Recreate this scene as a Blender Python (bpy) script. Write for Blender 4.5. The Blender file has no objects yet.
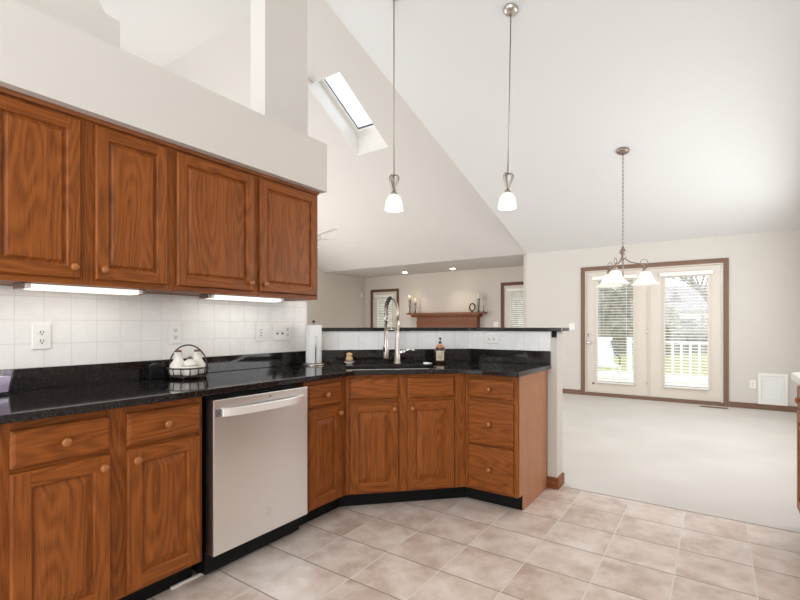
import bpy, bmesh, math, random
from mathutils import Vector, Matrix
random.seed(7)
PI = math.pi
SC = bpy.context.scene
COL = SC.collection

# ------------------------------------------------------------------ camera, world, sun, exposure
cam_d = bpy.data.cameras.new('camera')
cam = bpy.data.objects.new('camera', cam_d)
COL.objects.link(cam)
cam.location = (0, 0, 1.21)
cam.rotation_euler = (PI / 2, 0, math.radians(34.7))
cam_d.sensor_width = 36.0
cam_d.lens = 457.0 / 800.0 * 36.0
cam_d.shift_y = 25.0 / 800.0
cam_d.clip_start = 0.02
cam_d.clip_end = 300
SC.camera = cam

w = bpy.data.worlds.new('sky')
SC.world = w
w.use_nodes = True
bg = w.node_tree.nodes['Background']
bg.inputs['Color'].default_value = (0.93, 0.965, 1.0, 1)
bg.inputs['Strength'].default_value = 1.6

def area(name, loc, rot, sx, sy, power, color=(1, 1, 1)):
    d = bpy.data.lights.new(name, 'AREA')
    d.shape = 'RECTANGLE'; d.size = sx; d.size_y = sy; d.energy = power; d.color = color
    o = bpy.data.objects.new(name, d); COL.objects.link(o)
    o.location = loc; o.rotation_euler = rot
    return o
# added soft fill behind the photographer, standing in for unseen window daylight
area('kitchen_fill_light', (-0.6, -1.85, 2.0), (math.radians(104), 0, 0), 3.0, 2.2, 34, (.97, 0.985, 1))
# added fill to brighten the patio end, set against the solid right wall
area('breakfast_fill_light', (1.0, 5.6, 1.5), (math.radians(84), 0, math.radians(90)), 3.4, 1.8, 60, (.97, 0.985, 1))
# added fill for the great room, hidden behind the kitchen wall
area('great_room_back_fill', (-5.6, -1.4, 1.8), (math.radians(104), 0, 0), 4.0, 2.2, 24, (.97, 0.985, 1))
area('great_room_side_fill', (-7.95, 4.6, 1.7), (math.radians(100), 0, math.radians(-90)), 3.6, 2.2, 112, (1, 0.985, 0.96))  # second added fill, lifts the great room slope and walls; no window built here

SC.view_settings.view_transform = 'Standard'
SC.view_settings.look = 'None'
SC.view_settings.gamma = 1
SC.view_settings.use_curve_mapping = False
SC.view_settings.exposure = 0.57
SC.cycles.max_bounces = 14
SC.cycles.diffuse_bounces = 8
SC.cycles.transparent_max_bounces = 24
SC.cycles.caustics_reflective = False
SC.cycles.caustics_refractive = False
SC.cycles.sample_clamp_indirect = 6

# ------------------------------------------------------------------ materials
MATS = {}
def mat(name, color=(.8, .8, .8), rough=.5, metal=0.0, spec=.5, emit=None, es=0.0, coat=0.0, trans=0.0):
    m = bpy.data.materials.new(name); m.use_nodes = True
    b = m.node_tree.nodes['Principled BSDF']
    b.inputs['Base Color'].default_value = (*color, 1)
    b.inputs['Roughness'].default_value = rough
    b.inputs['Metallic'].default_value = metal
    b.inputs['Specular IOR Level'].default_value = spec
    b.inputs['Coat Weight'].default_value = coat
    b.inputs['Transmission Weight'].default_value = trans
    if emit:
        b.inputs['Emission Color'].default_value = (*emit, 1)
        b.inputs['Emission Strength'].default_value = es
    MATS[name] = m
    return m

class NT:
    def __init__(s, m):
        s.t = m.node_tree; s.b = s.t.nodes['Principled BSDF']
    def n(s, typ, **kw):
        x = s.t.nodes.new(typ)
        for k, v in kw.items():
            if k.startswith('i_'):
                x.inputs[k[2:].replace('_', ' ')].default_value = v
            else:
                setattr(x, k, v)
        return x
    def l(s, a, b): s.t.links.new(a, b)
    def math(s, op, a, b=None, c=None):
        x = s.t.nodes.new('ShaderNodeMath'); x.operation = op
        for i, v in enumerate((a, b, c)):
            if v is None: continue
            if isinstance(v, (int, float)): x.inputs[i].default_value = v
            else: s.l(v, x.inputs[i])
        return x.outputs[0]
    def ramp(s, fac, stops):
        r = s.t.nodes.new('ShaderNodeValToRGB')
        el = r.color_ramp.elements
        while len(el) > 1: el.remove(el[0])
        el[0].position = stops[0][0]; el[0].color = (*stops[0][1], 1)
        for p, c in stops[1:]:
            e = el.new(p); e.color = (*c, 1)
        s.l(fac, r.inputs[0]); return r.outputs[0]
    def mix(s, fac, a, b, mode='MIX'):
        x = s.t.nodes.new('ShaderNodeMix'); x.data_type = 'RGBA'; x.blend_type = mode
        for sock, v in ((x.inputs[0], fac), (x.inputs[6], a), (x.inputs[7], b)):
            if isinstance(v, (int, float)): sock.default_value = v
            elif isinstance(v, tuple): sock.default_value = (*v, 1)
            else: s.l(v, sock)
        return x.outputs[2]
    def bump(s, h, strength=.2, dist=.002):
        x = s.t.nodes.new('ShaderNodeBump'); x.inputs['Strength'].default_value = strength
        x.inputs['Distance'].default_value = dist
        s.l(h, x.inputs['Height']); s.l(x.outputs[0], s.b.inputs['Normal'])

def oak(name, vertical, light=(.285, .085, .0165), dark=(.115, .029, .005)):
    m = mat(name, light, .42, spec=.20)
    t = NT(m)
    tc = t.n('ShaderNodeTexCoord'); oi = t.n('ShaderNodeObjectInfo')
    sep = t.n('ShaderNodeSeparateXYZ'); t.l(tc.outputs['Object'], sep.inputs[0])
    off = t.math('MULTIPLY', oi.outputs['Random'], 37.0)
    a, b = ('X', 'Z') if vertical else ('Z', 'X')
    across = t.math('ADD', sep.outputs[a], sep.outputs['Y'])
    def vec(sa, sl):
        c = t.n('ShaderNodeCombineXYZ')
        t.l(t.math('ADD', t.math('MULTIPLY', across, sa), off), c.inputs[0])
        t.l(t.math('ADD', t.math('MULTIPLY', sep.outputs[b], sl), off), c.inputs[1])
        return c.outputs[0]
    n1 = t.n('ShaderNodeTexNoise', i_Scale=1.0, i_Detail=1.5, i_Roughness=.4); t.l(vec(7.0, 0.9), n1.inputs['Vector'])
    rings = t.math('SINE', t.math('MULTIPLY', n1.outputs['Fac'], 120.0))
    n2 = t.n('ShaderNodeTexNoise', i_Scale=1.0, i_Detail=3.0, i_Roughness=.6); t.l(vec(320.0, 7.0), n2.inputs['Vector'])
    n3 = t.n('ShaderNodeTexNoise', i_Scale=1.0, i_Detail=2.0); t.l(vec(24.0, .8), n3.inputs['Vector'])
    f = t.math('ADD', t.math('MULTIPLY', rings, .075), t.math('MULTIPLY', n2.outputs['Fac'], .75))
    f = t.math('ADD', f, t.math('MULTIPLY', n3.outputs['Fac'], .30))
    col = t.ramp(f, [(.30, dark), (.50, tuple(x * .6 + y * .4 for x, y in zip(light, dark))), (.64, light), (.95, tuple(x * 1.12 for x in light))])
    t.l(col, t.b.inputs['Base Color'])
    t.bump(n2.outputs['Fac'], .08, .001)
    return m

OV = oak('oak_vertical', True)
OH = oak('oak_horizontal', False)
OD = oak('oak_dark_trim', False, (.27, .095, .035), (.15, .05, .018))
OPV = oak('oak_panel', True, (.47, .22, .115), (.33, .145, .07))
TRIM = oak('brown_trim', False, (.215, .13, .09), (.155, .095, .065))
TRIMD = oak('dark_window_trim', False, (.15, .07, .042), (.10, .045, .027))
NICK = mat('aged_nickel', (.40, .36, .32), .36, metal=1)
KNOB = mat('oak_knob', (.33, .115, .028), .3)

def paint(name, c, rough=.85):
    m = mat(name, c, rough, spec=.2)
    t = NT(m)
    tc = t.n('ShaderNodeTexCoord')
    n = t.n('ShaderNodeTexNoise', i_Scale=140.0, i_Detail=2.0); t.l(tc.outputs['Object'], n.inputs['Vector'])
    t.bump(n.outputs['Fac'], .04, .002)
    return m
WALL = paint('wall_beige', (.625, .595, .555))
WALLB = paint('wall_warm_beige', (.61, .56, .51))
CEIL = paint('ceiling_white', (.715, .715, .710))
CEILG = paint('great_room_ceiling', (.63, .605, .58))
WHITE = mat('white_paint', (.80, .78, .74), .4)
DOORW = mat('door_cream', (.67, .615, .545), .4)
BLINDW = mat('blind_white', (.86, .84, .80), .45)
PLASTIC = mat('white_plastic', (.82, .81, .78), .3)
SLOT = mat('dark_slot', (.03, .03, .03), .6)
BLACK = mat('black_toe_kick', (.006, .006, .006), .5, spec=.15)
BLKG = mat('black_gloss', (.008, .008, .009), .25, spec=.3)
STEELB = mat('brushed_nickel', (.62, .57, .51), .28, metal=1)
HSTEEL = mat('satin_handle_steel', (.90, .88, .86), .42, metal=.75)
CHROME = mat('chrome', (.80, .79, .77), .12, metal=1)
BRONZE = mat('bronze_dark', (.10, .065, .045), .4, metal=.6)
IRON = mat('dark_iron', (.05, .035, .03), .45, metal=.5)
BRASSG = mat('grey_bronze', (.30, .24, .21), .35, metal=.8)
CERAM = mat('white_ceramic', (.80, .77, .70), .22, coat=.3)
CORK = mat('cork_stopper', (.16, .09, .05), .7)
PAPER = mat('paper_towel', (.86, .86, .85), .9)
WOODL = mat('pale_beech', (.66, .44, .24), .5)
COPPER = mat('copper_collar', (.50, .24, .14), .4, metal=.5)
AMBER = mat('brown_glass', (.06, .022, .012), .08, coat=.5)
LABEL = mat('cream_label', (.66, .58, .45), .6)
WAXW = mat('ivory_wax', (.80, .72, .58), .5)
PURP = mat('lilac_wax', (.82, .74, .83), .4)

FLAME = mat('flame', (1, .8, .5), .5, emit=(1, .72, .35), es=9)
LAMP = mat('fluorescent_lens', (.9, .9, .88), .4, emit=(1, .95, .84), es=.62)
SHADE = mat('frosted_glass_shade', (.85, .83, .78), .35, emit=(1, .88, .72), es=.33)
SHADE2 = mat('alabaster_shade', (.85, .83, .78), .35, emit=(1, .92, .80), es=.22)
BULB = mat('recessed_bulb', (1, .9, .8), .4, emit=(1, .86, .66), es=14)
FANW = mat('fan_white', (.80, .78, .75), .45)
BADGE = mat('badge_grey', (.10, .10, .11), .4)
LAMINATE = mat('light_laminate', (.74, .72, .69), .35)
PETD = mat('pet_door_white', (.80, .81, .81), .4)
GROUT = mat('rail_white', (.85, .86, .87), .5)

def stainless():
    m = mat('stainless_steel', (.80, .785, .765), .27, metal=1)
    t = NT(m); tc = t.n('ShaderNodeTexCoord')
    mp = t.n('ShaderNodeMapping'); mp.inputs['Scale'].default_value = (1.2, 1.2, 420)
    t.l(tc.outputs['Object'], mp.inputs[0])
    n = t.n('ShaderNodeTexNoise', i_Scale=1.0, i_Detail=2.0); t.l(mp.outputs[0], n.inputs['Vector'])
    t.l(t.math('ADD', t.math('MULTIPLY', n.outputs['Fac'], .05), .27), t.b.inputs['Roughness'])
    return m
STAIN = stainless()
SINKM = mat('sink_steel', (.88, .87, .85), .5, metal=.35)

def granite():
    m = mat('black_granite', (.02, .018, .018), .06, spec=.45)
    t = NT(m); tc = t.n('ShaderNodeTexCoord')
    v = t.n('ShaderNodeTexVoronoi', i_Scale=210.0); t.l(tc.outputs['Object'], v.inputs['Vector'])
    n = t.n('ShaderNodeTexNoise', i_Scale=75.0, i_Detail=4.0, i_Roughness=.7); t.l(tc.outputs['Object'], n.inputs['Vector'])
    sc = t.n('ShaderNodeSeparateColor'); t.l(v.outputs['Color'], sc.inputs[0])
    f = t.math('MULTIPLY', sc.outputs[0], n.outputs['Fac'])
    col = t.ramp(f, [(.0, (.006, .005, .005)), (.32, (.012, .010, .010)), (.48, (.026, .020, .019)), (.66, (.065, .051, .047))])
    t.l(col, t.b.inputs['Base Color'])
    return m
GRAN = granite()

def tiles(name, pitch, org, gw, tile_cols, grout, rough, ax, coarse, bump_amt, spec=.5, grout2=None):
    """square tiles: ax = the two object axes of the grid"""
    m = mat(name, tile_cols[0], rough, spec=spec)
    t = NT(m); tc = t.n('ShaderNodeTexCoord')
    sep = t.n('ShaderNodeSeparateXYZ'); t.l(tc.outputs['Object'], sep.inputs[0])
    es, ids = [], []
    for k in (0, 1):
        q = t.math('DIVIDE', t.math('SUBTRACT', sep.outputs[ax[k]], org[k]), pitch[k])
        fr = t.math('FRACT', q); ids.append(t.math('FLOOR', q))
        e = t.math('MULTIPLY', t.math('MINIMUM', fr, t.math('SUBTRACT', 1.0, fr)), pitch[k])
        es.append(e)
    e = t.math('MINIMUM', es[0], es[1])
    g = t.math('SMOOTH_MIN', t.math('DIVIDE', e, gw), 1.0, .05)      # 0 in the joint, 1 on the tile
    c = t.n('ShaderNodeCombineXYZ'); t.l(ids[0], c.inputs[0]); t.l(ids[1], c.inputs[1])
    wn = t.n('ShaderNodeTexWhiteNoise'); t.l(c.outputs[0], wn.inputs['Vector'])
    va = t.n('ShaderNodeVectorMath', operation='MULTIPLY_ADD')
    t.l(wn.outputs['Color'], va.inputs[0]); va.inputs[1].default_value = (13, 13, 13); t.l(tc.outputs['Object'], va.inputs[2])
    n = t.n('ShaderNodeTexNoise', i_Scale=coarse, i_Detail=5.0, i_Roughness=.62); t.l(va.outputs[0], n.inputs['Vector'])
    f = t.math('ADD', n.outputs['Fac'], t.math('MULTIPLY', t.math('SUBTRACT', wn.outputs['Value'], .5), .12))
    col = t.ramp(f, [(.30, tile_cols[0]), (.50, tile_cols[1]), (.70, tile_cols[2])])
    if grout2: grout = t.mix(t.math('LESS_THAN', es[1], es[0]), grout, grout2)
    t.l(t.mix(t.math('GREATER_THAN', g, .75), grout, col), t.b.inputs['Base Color'])
    h = t.math('ADD', t.math('MULTIPLY', g, 1.0), t.math('MULTIPLY', n.outputs['Fac'], bump_amt))
    t.bump(h, .35, .0015)
    return m
FLOORT = tiles('beige_floor_tile', (.318, .308), (-1.122, 2.27), .0050,
               [(.48, .37, .305), (.65, .545, .475), (.78, .70, .645)], (.70, .65, .60), .32, ('X', 'Y'), 6.0, .25, grout2=(.30, .245, .21))
SPLASHL = tiles('white_wall_tile', (.11, .11), (.699, 1.013), .0022,
                [(.78, .775, .75), (.82, .815, .795), (.85, .845, .825)], (.70, .685, .655), .22, ('Y', 'Z'), 14, 1.2)
SPLASHX = tiles('white_bar_tile', (.11, .40), (.0, .90), .0022,
                [(.77, .775, .77), (.81, .815, .81), (.85, .85, .84)], (.68, .675, .665), .22, ('X', 'Z'), 14, 1.2)

def carpet():
    m = mat('cream_carpet', (.70, .65, .59), .95, spec=.1)
    t = NT(m); tc = t.n('ShaderNodeTexCoord')
    n = t.n('ShaderNodeTexNoise', i_Scale=260.0, i_Detail=3.0); t.l(tc.outputs['Object'], n.inputs['Vector'])
    n2 = t.n('ShaderNodeTexNoise', i_Scale=1.6, i_Detail=2.0); t.l(tc.outputs['Object'], n2.inputs['Vector'])
    f = t.math('ADD', t.math('MULTIPLY', n.outputs['Fac'], .5), t.math('MULTIPLY', n2.outputs['Fac'], .5))
    t.l(t.ramp(f, [(.3, (.575, .545, .51)), (.7, (.675, .65, .615))]), t.b.inputs['Base Color'])
    t.bump(n.outputs['Fac'], .5, .006)
    return m
CARPET = carpet()

def glass(name, tint=(1, 1, 1), gl=.08):
    m = bpy.data.materials.new(name); m.use_nodes = True
    nt = m.node_tree; nt.nodes.clear()
    o = nt.nodes.new('ShaderNodeOutputMaterial'); mx = nt.nodes.new('ShaderNodeMixShader')
    a = nt.nodes.new('ShaderNodeBsdfTransparent'); g = nt.nodes.new('ShaderNodeBsdfGlossy')
    a.inputs[0].default_value = (*tint, 1); g.inputs['Roughness'].default_value = .02
    mx.inputs[0].default_value = gl
    nt.links.new(a.outputs[0], mx.inputs[1]); nt.links.new(g.outputs[0], mx.inputs[2]); nt.links.new(mx.outputs[0], o.inputs[0])
    return m
GLASS = glass('window_glass', (.97, .98, .98), .06)
PGLASS = glass('lilac_glass', (.92, .89, .96), .10)
SKYGLASS = glass('skylight_glass', (.92, .96, 1), .04)

def leafy(name, c1, c2, sc):
    m = mat(name, c1, .9, spec=.1)
    t = NT(m); tc = t.n('ShaderNodeTexCoord')
    n = t.n('ShaderNodeTexNoise', i_Scale=sc, i_Detail=4.0); t.l(tc.outputs['Object'], n.inputs['Vector'])
    t.l(t.ramp(n.outputs['Fac'], [(.35, c1), (.65, c2)]), t.b.inputs['Base Color'])
    return m
LAWN = leafy('lawn_dry_green', (.30, .31, .13), (.50, .47, .25), 3)
BARK = leafy('grey_bark', (.20, .16, .14), (.34, .28, .25), 12)
HEDGE = leafy('hedge_grey_green', (.16, .17, .13), (.36, .33, .28), 4)
DECKM = leafy('pale_deck_boards', (.66, .65, .63), (.78, .77, .76), 2)
SIDING = mat('pale_siding', (.68, .68, .70), .7)
ROOFM = mat('grey_roof', (.30, .27, .27), .8)
PATH = mat('pale_concrete', (.75, .74, .72), .8)
NAVY = mat('blue_grey_metal', (.10, .12, .17), .5)
MANT = oak('mantel_oak', False, (.24, .095, .045), (.14, .05, .022))
SLATE = mat('dark_slate', (.06, .055, .05), .5)

# ------------------------------------------------------------------ mesh builder
class MB:
    def __init__(s):
        s.v = []; s.f = []; s.m = []; s.sm = []
    def face(s, idx, mi=0, smooth=False):
        s.f.append(tuple(idx)); s.m.append(mi); s.sm.append(smooth)
    def vs(s, pts):
        b = len(s.v); s.v += [tuple(p) for p in pts]; return list(range(b, b + len(pts)))
    def box(s, x0, x1, y0, y1, z0, z1, mi=0):
        i = s.vs([(x0, y0, z0), (x1, y0, z0), (x1, y1, z0), (x0, y1, z0), (x0, y0, z1), (x1, y0, z1), (x1, y1, z1), (x0, y1, z1)])
        for q in ((0, 3, 2, 1), (4, 5, 6, 7), (0, 1, 5, 4), (1, 2, 6, 5), (2, 3, 7, 6), (3, 0, 4, 7)):
            s.face([i[k] for k in q], mi)
        return s
    def prism(s, pts, z0, z1, mi=0, mi_side=None, to=None):
        """extrude a CCW 2D polygon; to maps (a,b,h) to xyz"""
        to = to or (lambda a, b, h: (a, b, h))
        n = len(pts)
        lo = s.vs([to(a, b, z0) for a, b in pts]); hi = s.vs([to(a, b, z1) for a, b in pts])
        s.face(lo[::-1], mi); s.face(hi, mi)
        for k in range(n):
            j = (k + 1) % n
            s.face((lo[k], lo[j], hi[j], hi[k]), mi if mi_side is None else mi_side)
        return s
    def lathe(s, prof, seg=24, c=(0, 0, 0), mi=0, smooth=True, cap=True, sx=1, sy=1, rot=0):
        rings = []
        for r, z in prof:
            rings.append(s.vs([(c[0] + sx * r * math.cos(rot + 2 * PI * k / seg), c[1] + sy * r * math.sin(rot + 2 * PI * k / seg), c[2] + z) for k in range(seg)]))
        for a, b in zip(rings, rings[1:]):
            for k in range(seg):
                j = (k + 1) % seg
                s.face((a[k], a[j], b[j], b[k]), mi, smooth)
        if cap:
            s.face(rings[0][::-1], mi); s.face(rings[-1], mi)
        return s
    def tube(s, pts, r, seg=10, mi=0, cap=True, closed=False):
        pts = [Vector(p) for p in pts]; n = len(pts)
        rs = r if isinstance(r, (list, tuple)) else [r] * n
        rings = []; up = None
        for i, p in enumerate(pts):
            if closed: d = (pts[(i + 1) % n] - pts[i - 1])
            else: d = pts[min(i + 1, n - 1)] - pts[max(i - 1, 0)]
            d.normalize()
            if up is None:
                up = Vector((0, 0, 1)) if abs(d.z) < .9 else Vector((1, 0, 0))
            a = d.cross(up); a.normalize(); b = a.cross(d); b.normalize(); up = b
            rings.append(s.vs([p + a * (rs[i] * math.cos(2 * PI * k / seg)) + b * (rs[i] * math.sin(2 * PI * k / seg)) for k in range(seg)]))
        pr = list(zip(rings, rings[1:])) + ([(rings[-1], rings[0])] if closed else [])
        for a, b in pr:
            for k in range(seg):
                j = (k + 1) % seg
                s.face((a[k], b[k], b[j], a[j]), mi, True)
        if cap and not closed:
            s.face(rings[0], mi); s.face(rings[-1][::-1], mi)
        return s
    def build(s, name, mats, parent=None, loc=None, rz=0, bevel=0, kind=None, rot=None):
        me = bpy.data.meshes.new(name)
        me.from_pydata([Vector(p) for p in s.v], [], s.f)
        for m in (mats if isinstance(mats, (list, tuple)) else [mats]): me.materials.append(m)
        me.polygons.foreach_set('material_index', s.m)
        me.polygons.foreach_set('use_smooth', s.sm)
        bm = bmesh.new(); bm.from_mesh(me); bmesh.ops.recalc_face_normals(bm, faces=bm.faces); bm.to_mesh(me); bm.free()
        me.update()
        o = bpy.data.objects.new(name, me); COL.objects.link(o)
        if parent: o.parent = parent
        if loc: o.location = loc
        if rot: o.rotation_euler = rot
        elif rz: o.rotation_euler = (0, 0, rz)
        if bevel:
            b = o.modifiers.new('bevel', 'BEVEL'); b.width = bevel; b.segments = 2; b.limit_method = 'ANGLE'; b.angle_limit = math.radians(40)
        if kind: o['kind'] = kind
        return o

def box(name, m, b, parent=None, bevel=0, kind=None):
    return MB().box(*b).build(name, m, parent, bevel=bevel, kind=kind)
def tag(o, label, cat, group=None):
    o['label'] = label; o['category'] = cat
    if group: o['group'] = group
    return o
def thing(name, label, cat, loc=(0, 0, 0), rz=0, group=None):
    o = bpy.data.objects.new(name, None); COL.objects.link(o)
    o.location = loc; o.rotation_euler = (0, 0, rz); o.empty_display_size = .1
    return tag(o, label, cat, group)
def kids(o): return [c for c in bpy.data.objects if c.parent == o]
def dup(o, loc=None, rz=None, label=None, parent=None):
    c = o.copy(); COL.objects.link(c)
    if parent: c.parent = parent
    for ch in kids(o):
        dup(ch, parent=c)
    if loc: c.location = loc
    if rz is not None: c.rotation_euler = (0, 0, rz)
    if label: c['label'] = label
    return c
def arc(c, r, a0, a1, n, f):
    return [f(c, r, a0 + (a1 - a0) * k / n) for k in range(n + 1)]
S2 = math.sqrt(.5)

# ------------------------------------------------------------------ the setting
ZC = 2.53                 # eave height
K1, K2 = .30, .588        # slopes of the kitchen and great room ceilings
YP = 8.30                 # patio wall
XK = -2.59                # kitchen side of the left wall
XE = -2.89                # edge of the kitchen ceiling
XR = 1.05                 # right wall
XG, YF = -8.08, 9.95      # great room far left wall, fireplace wall
YB = -1.9                 # where the building stops behind the photographer
YRG, ZRG = 3.74, 5.21     # great room ridge

MB().box(XK, XR, YB, 3.505, -.06, 0).build('floor_tile', FLOORT, kind='structure')
m = MB()
m.box(-2.75, XR, 3.505, YP, -.06, .004)
m.box(XG, -2.75, YB, YP, -.06, .004)
m.box(XG, XE, YP, YF, -.06, .004)
m.build('floor_carpet', CARPET, kind='structure')
# left kitchen wall, post to the ceiling, raked upper piece
m = MB()
m.prism([(YB, 0), (2.488, 0), (2.488, 2.47), (1.143, 2.47), (1.143, 2.81), (1.071, 2.818), (1.0, 2.93), (.6, 3.5), (YB, 3.9)], XK - .16, XK, to=lambda a, b, h: (h, a, b))
m.box(XK - .16, XK, 2.086, 2.488, 2.47, ZC + K1 * (YP - 2.086) + .3)
m.build('wall_left', WALL, kind='structure')
# soffit above the upper cabinets
box('wall_soffit', WALL, (XK + .001, -2.22, YB, 2.317, 2.131, 2.462), kind='structure')
# tile on the left wall
box('wall_left_tile', SPLASHL, (XK + .0005, XK + .008, .45, 2.472, 1.013, 1.384), kind='structure')
# patio wall with a door opening
DX0, DX1, DZ = -1.87, .09, 2.14
m = MB()
m.box(-2.895, DX0, YP, YP + .14, 0, ZC + .1); m.box(DX1, XR + .12, YP, YP + .14, 0, ZC + .1); m.box(DX0, DX1, YP, YP + .14, DZ, ZC + .1)
m.build('wall_patio', WALL, kind='structure')
box('wall_alcove_side', WALL, (-3.0, -2.895, YP + .14, YF + .12, 0, ZC + .1), kind='structure')
# fireplace wall with two openings
W1 = (-7.80, -6.99, .30, 2.11); W2 = (-4.00, -3.19, .30, 2.11)
m = MB()
for x0, x1 in ((XG - .12, W1[0]), (W1[1], W2[0]), (W2[1], -3.0)): m.box(x0, x1, YF, YF + .12, 0, ZC + .1)
for W in (W1, W2):
    m.box(W[0], W[1], YF, YF + .12, 0, W[2]); m.box(W[0], W[1], YF, YF + .12, W[3], ZC + .1)
m.build('wall_fireplace', WALLB, kind='structure')
m = MB(); m.prism([(YB, 0), (YF, 0), (YF, ZC), (YP, ZC), (YRG, ZRG + .05), (YB, ZRG - .30 * (YRG - YB))], XG - .12, XG, to=lambda a, b, h: (h, a, b))
m.build('wall_great_room', WALLB, kind='structure')
box('wall_right', WALL, (XR, XR + .12, YB, YP, 0, 6.0), kind='structure')
# ceilings
def slab(name, m_, x0, x1, pts, th):
    b = MB(); b.prism(pts + [(y, z + th) for y, z in pts[::-1]], x0, x1, to=lambda a, c, h: (h, a, c)); return b.build(name, m_, kind='structure')
slab('ceiling_kitchen', CEIL, XE, XR + .12, [(YB, ZC + K1 * (YP - YB)), (YP, ZC)], .16)
# vertical infill between the low kitchen slope and the steep great room slope
KB = .30; YX = 1.55
zk = lambda y: ZC + K1 * (YP - y)
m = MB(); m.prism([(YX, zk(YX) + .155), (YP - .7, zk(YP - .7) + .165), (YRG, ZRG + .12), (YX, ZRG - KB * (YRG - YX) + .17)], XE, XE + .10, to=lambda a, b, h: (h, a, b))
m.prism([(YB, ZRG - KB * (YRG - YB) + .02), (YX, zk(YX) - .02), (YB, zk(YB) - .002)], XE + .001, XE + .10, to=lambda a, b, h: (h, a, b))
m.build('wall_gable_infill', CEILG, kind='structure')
# north great room slope with the skylight opening
SX0, SX1, SY0, SY1 = -4.851, -4.241, 4.67, 5.79
zn = lambda y: ZC + K2 * (YP - y)
m = MB()
g_ = .006
for x0, x1, y0, y1 in ((XG, SX0 - g_, YRG, YP), (SX1 + g_, XE, YRG, YP), (SX0 - g_, SX1 + g_, YRG, SY0 - g_), (SX0 - g_, SX1 + g_, SY1 + g_, YP)):
    m.prism([(y0, zn(y0)), (y1, zn(y1)), (y1, zn(y1) + .1), (y0, zn(y0) + .1)], x0, x1, to=lambda a, b, h: (h, a, b))
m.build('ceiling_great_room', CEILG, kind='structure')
slab('ceiling_great_room_back', CEIL, XG, XE, [(YB, ZRG - KB * (YRG - YB)), (YRG, ZRG)], .1)
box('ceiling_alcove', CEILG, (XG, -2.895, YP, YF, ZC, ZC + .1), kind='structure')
# skylight: well, frame, glass
sk = bpy.data.objects.new('window_3', None); COL.objects.link(sk); sk['kind'] = 'structure'
UP = .36
m = MB()
for x0, x1, y0, y1 in ((SX0 - .03, SX0, SY0 - .03, SY1 + .03), (SX1, SX1 + .03, SY0 - .03, SY1 + .03), (SX0, SX1, SY0 - .03, SY0), (SX0, SX1, SY1, SY1 + .03)):
    m.prism([(y0, zn(y0) + .002), (y1, zn(y1) + .002), (y1, zn(y1) + UP), (y0, zn(y0) + UP)], x0, x1, to=lambda a, b, h: (h, a, b))
m.build('well', WHITE, sk)
m = MB()
fw = .07
for x0, x1, y0, y1 in ((SX0, SX0 + fw, SY0, SY1), (SX1 - fw, SX1, SY0, SY1), (SX0 + fw, SX1 - fw, SY0, SY0 + fw), (SX0 + fw, SX1 - fw, SY1 - fw, SY1)):
    m.prism([(y0, zn(y0) + UP - .05), (y1, zn(y1) + UP - .05), (y1, zn(y1) + UP + .02), (y0, zn(y0) + UP + .02)], x0, x1, to=lambda a, b, h: (h, a, b))
m.build('frame', WHITE, sk)
m = MB()
f2 = fw - .002
for x0, x1, y0, y1 in ((SX0 + f2, SX0 + f2 + .012, SY0 + f2, SY1 - f2), (SX1 - f2 - .012, SX1 - f2, SY0 + f2, SY1 - f2), (SX0 + f2, SX1 - f2, SY1 - f2 - .012, SY1 - f2)):
    m.prism([(y0, zn(y0) + UP - .02), (y1, zn(y1) + UP - .02), (y1, zn(y1) + UP - .005), (y0, zn(y0) + UP - .005)], x0, x1, to=lambda a, b, h: (h, a, b))
m.build('gasket', BADGE, sk)
m = MB(); m.prism([(SY0 + fw, zn(SY0 + fw) + UP), (SY1 - fw, zn(SY1 - fw) + UP), (SY1 - fw, zn(SY1 - fw) + UP + .006), (SY0 + fw, zn(SY0 + fw) + UP + .006)], SX0 + fw, SX1 - fw, to=lambda a, b, h: (h, a, b))
m.build('glass', SKYGLASS, sk)

# bar half wall: front line along the wall end, diagonal, then straight
BW = [(XK, 2.489), (-1.677, 3.43), (-.967, 3.43)]
def offs(d):
    """the three corners of the bar wall's kitchen face moved d towards the great room"""
    t = math.tan(math.radians(22.5))
    return [(BW[0][0] - d * S2, BW[0][1] + d * S2), (BW[1][0] - d * t, BW[1][1] + d), (BW[2][0], BW[2][1] + d)]
f_, b_ = offs(0), offs(.148)
m = MB(); m.prism([f_[0], f_[1], f_[2], b_[2], b_[1], b_[0]], 0, 1.162)
m.build('wall_bar', WALL, kind='structure')
# tile facing on the kitchen side
a_ = offs(-.008)
b = MB(); b.prism([(a_[0][0] + .03, a_[0][1] + .03), a_[1], f_[1], (f_[0][0] + .03, f_[0][1] + .03)], 1.016, 1.1615)
b.build('wall_bar_tile', SPLASHX, kind='structure')
b = MB(); b.prism([a_[1], (-1.011, a_[1][1]), (-1.011, 3.43), f_[1]], 1.016, 1.1615)
b.build('wall_bar_tile_straight', SPLASHX, kind='structure')
# baseboards
m = MB(); m.box(-1.036, -.952, 3.414, 3.4295, 0, .085); m.box(-.9665, -.952, 3.4295, 3.578, 0, .085)
m.build('baseboard_bar', OD, bevel=.003, kind='structure')
m = MB(); m.box(-2.895, -1.935, YP - .014, YP - .0005, .004, .085); m.build('baseboard_patio_left', TRIM, bevel=.003, kind='structure')
m = MB(); m.box(.155, XR - .001, YP - .014, YP - .0005, .004, .085); m.build('baseboard_patio_right', TRIM, bevel=.003, kind='structure')
m = MB(); m.box(XR - .014, XR - .0005, 3.7, YP - .015, .004, .085); m.build('baseboard_right', TRIM, bevel=.003, kind='structure')

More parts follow.
